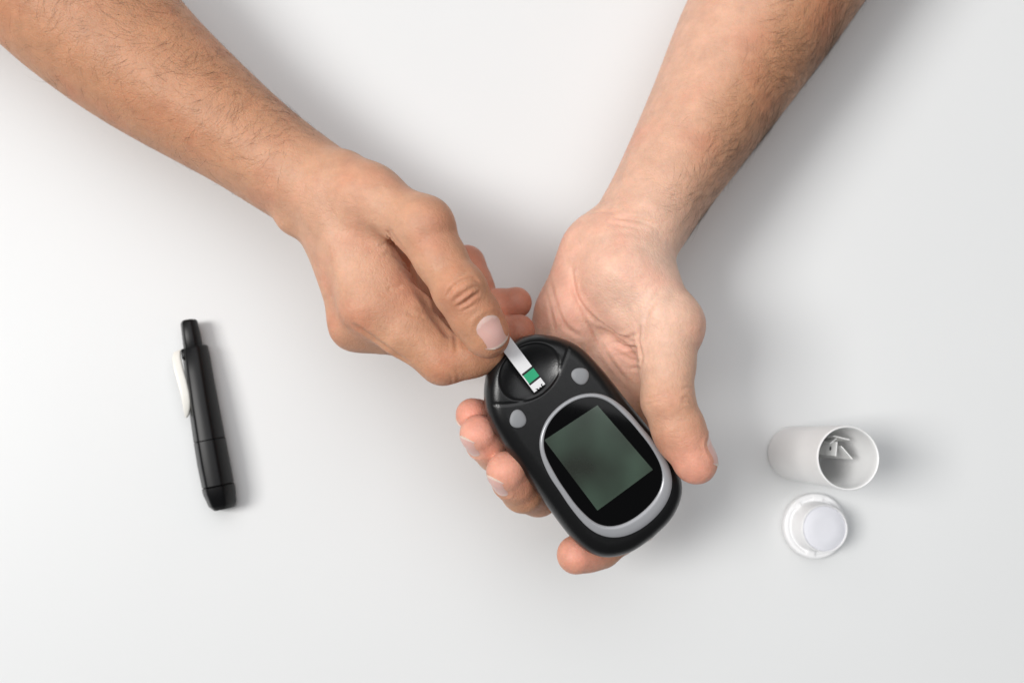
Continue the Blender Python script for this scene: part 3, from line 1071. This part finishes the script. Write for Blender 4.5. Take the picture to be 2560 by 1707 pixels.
def hairs(parent, V, N, weight, dirfn, count, lmin, lmax, name='arm_hair', rad=0.03, R=30.0):
    p = weight/weight.sum()
    idx = rng.choice(len(V), size=count, p=p)
    segs = 9
    n = N[idx]; root = V[idx]
    # coherent swirl plus a little scatter
    sw = 0.55*np.sin(root[:, 0]/9.0+root[:, 1]/13.0)+0.4*np.sin(root[:, 1]/6.0-root[:, 0]/17.0+1.3)
    d = dirfn(root)+rng.normal(0, 0.22, (count, 3))
    d -= n*np.einsum('ij,ij->i', d, n)[:, None]
    d /= np.linalg.norm(d, axis=1, keepdims=True)+1e-9
    s = np.cross(n, d)
    d2 = d*np.cos(sw)[:, None]+s*np.sin(sw)[:, None]; s = np.cross(n, d2); d = d2
    Lh = rng.uniform(lmin, lmax, count)*rng.choice([0.5, 0.8, 1.0, 1.2], count)
    curl = rng.normal(0, 0.55, count)+0.25*np.sign(sw)
    lift = rng.gamma(1.6, 0.07, count)
    pts = np.zeros((count, segs+1, 3))
    for k in range(segs+1):
        t = k/segs
        l = Lh*t
        a = curl*t
        fw = l*(1-a*a/6); sd = l*a/2
        pts[:, k] = root+d*fw[:, None]+s*sd[:, None]+n*(lift*l*(1-0.35*t)-l*l/(2*R)*0.45-0.12)[:, None]
    tan = np.gradient(pts, axis=1); tan /= np.linalg.norm(tan, axis=2, keepdims=True)+1e-9
    b1 = np.cross(tan, n[:, None, :]); b1 /= np.linalg.norm(b1, axis=2, keepdims=True)+1e-9
    b2 = np.cross(tan, b1)
    rr = rad*np.linspace(1.0, 0.2, segs+1)[None]*rng.uniform(0.6, 1.25, count)[:, None]
    ct = np.array([[math.cos(a), math.sin(a)] for a in (0, 2.094, 4.189)])
    ring_ = pts[:, :, None, :]+(b1[:, :, None, :]*ct[None, None, :, :1]+b2[:, :, None, :]*ct[None, None, :, 1:])*rr[:, :, None, None]
    AV = ring_.reshape(-1, 3)
    k, j = np.meshgrid(np.arange(segs), np.arange(3), indexing='ij')
    k = k.ravel(); j = j.ravel(); j2 = (j+1) % 3
    one = np.stack([k*3+j, k*3+j2, k*3+3+j2, k*3+3+j], 1)
    F = (one[None]+(np.arange(count)*(segs+1)*3)[:, None, None]).reshape(-1, 4)
    return mesh_obj(name, AV, F, M_HAIR, parent)

VOX = 0.7
# ---------------- build hand A
VA, QA = SA.mesh((-310, -8, 2), (95, 285, 128), VOX)
NA = vnorm(VA, QA)
dens = lambda pts: crsp(pts, 8*len(pts)) if len(pts) > 1 else pts
z1 = lambda pts: SA.pixs([(700+x*.4144, 350+y*.4144) for x, y in dens(pts)])      # read-off frame of the hand study
for pts, dp, wd in [
    ([(1008, 955), (1030, 905), (1090, 855), (1165, 838), (1205, 862)], 0.72, 0.7),
    ([(1035, 985), (1080, 945), (1140, 905), (1190, 885)], 0.55, 0.65),
    ([(1065, 1005), (1110, 985), (1160, 945), (1208, 915)], 0.78, 0.72),
    ([(1090, 1030), (1140, 1010), (1180, 985)], 0.42, 0.6),
    ([(1045, 860), (1080, 825), (1130, 800)], 0.38, 0.6),
    ([(600, 640), (660, 625), (700, 650)], 0.3, 0.8), ([(610, 700), (670, 690), (720, 720)], 0.28, 0.8), ([(640, 900), (690, 895), (740, 885)], 0.4, 1.0), ([(760, 1040), (820, 1060), (870, 1065)], 0.35, 0.9),
    ([(1055, 1170), (1062, 1220), (1066, 1285)], 0.6, 0.8),
    ([(1020, 1400), (1035, 1440), (1030, 1475)], 0.22, 0.5), ([(1060, 1380), (1075, 1420), (1068, 1460)], 0.2, 0.5),
    ([(440, 1100), (500, 1148), (600, 1222), (700, 1292), (790, 1350)], 0.9, 1.2),
]:
    VA = crease(VA, NA, z1(pts), dp, wd)
for (x, y, r, hh) in [(430, 1040, 8, 0.9), (360, 1180, 7, 0.8), (940, 480, 8, 0.7), (1110, 900, 6, 0.35), (1020, 1455, 5, 0.4)]:
    VA = bump_at(VA, NA, z1([(x, y)])[0], r, hh)
# tendons and veins on the back of the hand
for pts, dp, wd in [([(180, 300), (300, 600), (400, 980)], -0.35, 3.2), ([(560, 230), (700, 330), (860, 430)], -0.5, 4.0), ([(420, 250), (470, 420), (560, 640)], 0.5, 4.0), ([(90, 330), (200, 600), (300, 1000)], -0.3, 2.5)]:
    VA = crease(VA, NA, z1(pts), dp, wd, ridge=0.0)
NA = vnorm(VA, QA)
handA = mesh_obj('hand', VA, QA, M_SKIN, origin=wristA*[1, 1, 0]+[0, 0, 40])
tag(handA, 'bare hairy forearm and hand pinching the white test strip between thumb and index finger', 'hand')
CA = np.tile(np.array([0.53, 0.262, 0.146]), (len(VA), 1))
hz = P(900, 600, 80)
CA = lerpc(CA, (0.67, 0.39, 0.265), blob(VA, hz, 48)*0.9)
for c, r, w in [(P(1094, 557, 110), 9, .5), (P(1165, 735, 112), 10, .35), (P(1122, 950, 85), 10, .4), (P(875, 790, 90), 9, .35), (P(845, 840, 70), 9, .35), (P(1240, 870, 100), 10, .6)]:
    CA = lerpc(CA, (0.53, 0.22, 0.135), blob(VA, c, r)*w)
for c in (P(1300, 822, 72), P(1295, 755, 62), P(1190, 750, 52), P(1170, 660, 45)):
    CA = lerpc(CA, (0.50, 0.19, 0.13), blob(VA, c, 14)*0.8)
paint(handA, CA)
th_f = P(1222, 842, 101)-P(1152, 728, 105)
nail_c = P(1228, 828, 108)
nA, rim = nail(SA, handA, nail_c, th_f+np.array([0.15, -0.1, 0])*0, np.array([0.10, -0.06, 1.0]), 12.8, 14.0)
VA = crease(VA, NA, rim, -0.30, 0.8, ridge=0.0); reshape(handA, VA)

# ---------------- build hand B
VB, QB = SB.mesh((5, -75, 2), (300, 320, 122), VOX)
NB = vnorm(VB, QB)
z2 = lambda pts: SB.pixs([(1100+x*.4783, 500+y*.4783) for x, y in dens(pts)])
for pts, dp, wd in [
    ([(692, 330), (695, 430), (725, 530), (800, 615), (900, 680), (985, 735), (1035, 730)], 0.45, 0.9),
    ([(575, 420), (600, 530), (650, 650), (740, 725)], 0.4, 0.9),
    ([(735, 560), (790, 660), (850, 770), (930, 890), (1045, 1010)], 0.38, 0.8),
    ([(735, 740), (760, 830)], 0.2, 0.7), ([(560, 480), (585, 600), (600, 700)], 0.2, 0.8),
    ([(905, 690), (970, 720), (1030, 700)], 0.4, 0.8),
    ([(915, 735), (965, 768), (1035, 770)], 0.5, 0.8),
    ([(940, 800), (1000, 835), (1050, 840)], 0.25, 0.7), ([(985, 878), (1050, 882)], 0.25, 0.7),
    ([(1045, 650), (1035, 730), (1050, 800), (1052, 860)], 0.45, 0.9),
    ([(1170, 470), (1105, 540), (1065, 640)], 0.25, 1.2),
    ([(1060, 1040), (1130, 1025), (1210, 1032)], 0.28, 0.5), ([(1075, 1075), (1120, 1055), (1160, 1050)], 0.15, 0.5),
    ([(1262, 1040), (1290, 1030), (1322, 1042)], 0.25, 0.5), ([(1262, 1060), (1295, 1052), (1322, 1062)], 0.25, 0.5), ([(1265, 985), (1300, 975), (1325, 980)], 0.2, 0.5),
    ([(900, 92), (980, 95), (1060, 110), (1130, 140)], 0.35, 0.9), ([(850, 120), (950, 130), (1050, 150)], 0.2, 0.8), ([(760, 70), (850, 60), (930, 70)], 0.2, 0.8),
]:
    VB = crease(VB, NB, z2(pts), dp*2.0, wd*1.05)
for pts, dp, wd in [([(1010, -300), (960, -100), (930, 60)], -0.5, 2.6), ([(960, -300), (900, -100), (860, 50)], 0.3, 3.0)]:
    VB = crease(VB, NB, z2(pts), dp, wd, ridge=0.0)
NB = vnorm(VB, QB)
handB = mesh_obj('hand', VB, QB, M_SKIN, origin=P(1596, 574, 40))
tag(handB, 'palm-up hand and forearm with the black meter lying across its curled fingers', 'hand')
CB = np.tile(np.array([0.52, 0.255, 0.138]), (len(VB), 1))
CB = lerpc(CB, (0.80, 0.53, 0.405), np.clip(blob(VB, P(1530, 720, 75), 52)*1.2, 0, 1))
# paler inner forearm
side = (VB-P(1659, 466, 55))@np.array([-.86, .51, 0])
CB = lerpc(CB, (0.73, 0.445, 0.325), 0.8/(1+np.exp(-(side-4)/5)))
for c, r, w in [(P(1745, 1170, 88), 13, .75), (P(1720, 1130, 90), 14, .35), (P(1580, 860, 70), 13, .5), (P(1265, 1175, 80), 13, .75), (P(1195, 1080, 76), 12, .75), (P(1180, 1030, 66), 12, .7), (P(1440, 1380, 68), 13, .8), (P(1480, 1390, 62), 10, .5), (P(1400, 700, 65), 22, .25), (P(1755, 820, 84), 10, .3)]:
    CB = lerpc(CB, (0.79, 0.36, 0.27), blob(VB, c, r)*w)
paint(handB, CB)
L1 = np.array([-.80, -.45, .38])
for c_, f_, n_n, w_, l_ in [
    (P(1250, 1203, 74), P(1266, 1180, 75)-P(1308, 1226, 60), (-.50, -.62, .60), 11.6, 12.5),
    (P(1183, 1104, 70), P(1196, 1084, 71)-P(1240, 1128, 58), (-.52, -.60, .60), 10.8, 12),
    (P(1163, 1056, 60), P(1182, 1038, 63)-P(1210, 1052, 54), (-.72, -.66, .1), 8, 9),
    (P(1768, 1130, 88), P(1733, 1148, 86)-P(1669, 1000, 87), (.84, .34, .42), 12, 13),
]:
    _, rim = nail(SB, handB, c_, f_, np.array(n_n), w_, l_)
    VB = crease(VB, NB, rim, -0.30, 0.8, ridge=0.0)
reshape(handB, VB)

# ---------------- arm hair
fa = (P(793, 474, 65)-P(373, 171, 48)); fa /= np.linalg.norm(fa)
sA = (VA-P(373, 171, 48))@fa
latA = (VA-P(373, 171, 48))@np.array([fa[1], -fa[0], 0])*-1         # + = upper edge side in the photo
wA = np.clip(1-np.maximum(0, sA-78)/16, 0, 1)*np.clip((sA+110)/30, 0, 1)
wA *= np.clip(0.15+np.exp(-((latA-10)/15)**2), 0, 1)*np.clip(NA[:, 2]+0.55, 0, 1)
hairs(handA, VA, NA, wA, lambda p: -fa*0.1+np.array([-0.75, -0.55, 0.0])*0.8, 3000, 4, 11)
fb = (P(1596, 572, 59)-P(1872, 98, 47)); fb /= np.linalg.norm(fb)
sB = (VB-P(1872, 98, 47))@fb
latB = (VB-P(1872, 98, 47))@np.array([-fb[1], fb[0], 0])
if (P(2000, 200, 60)-P(1800, 100, 60))@np.array([-fb[1], fb[0], 0]) < 0:
    latB = -latB
wB = np.clip(1-np.maximum(0, sB-92)/12, 0, 1)*np.clip((sB+70)/25, 0, 1)
wB *= (0.25+np.clip(latB/18, 0, 1.5))/(1+np.exp(-(latB-1)/3.0))*np.clip(NB[:, 2]+0.5, 0, 1)
hairs(handB, VB, NB, wB, lambda p: fb*0.75+np.array([-0.35, 0.0, 0.0]), 6000, 5, 13, rad=0.031)
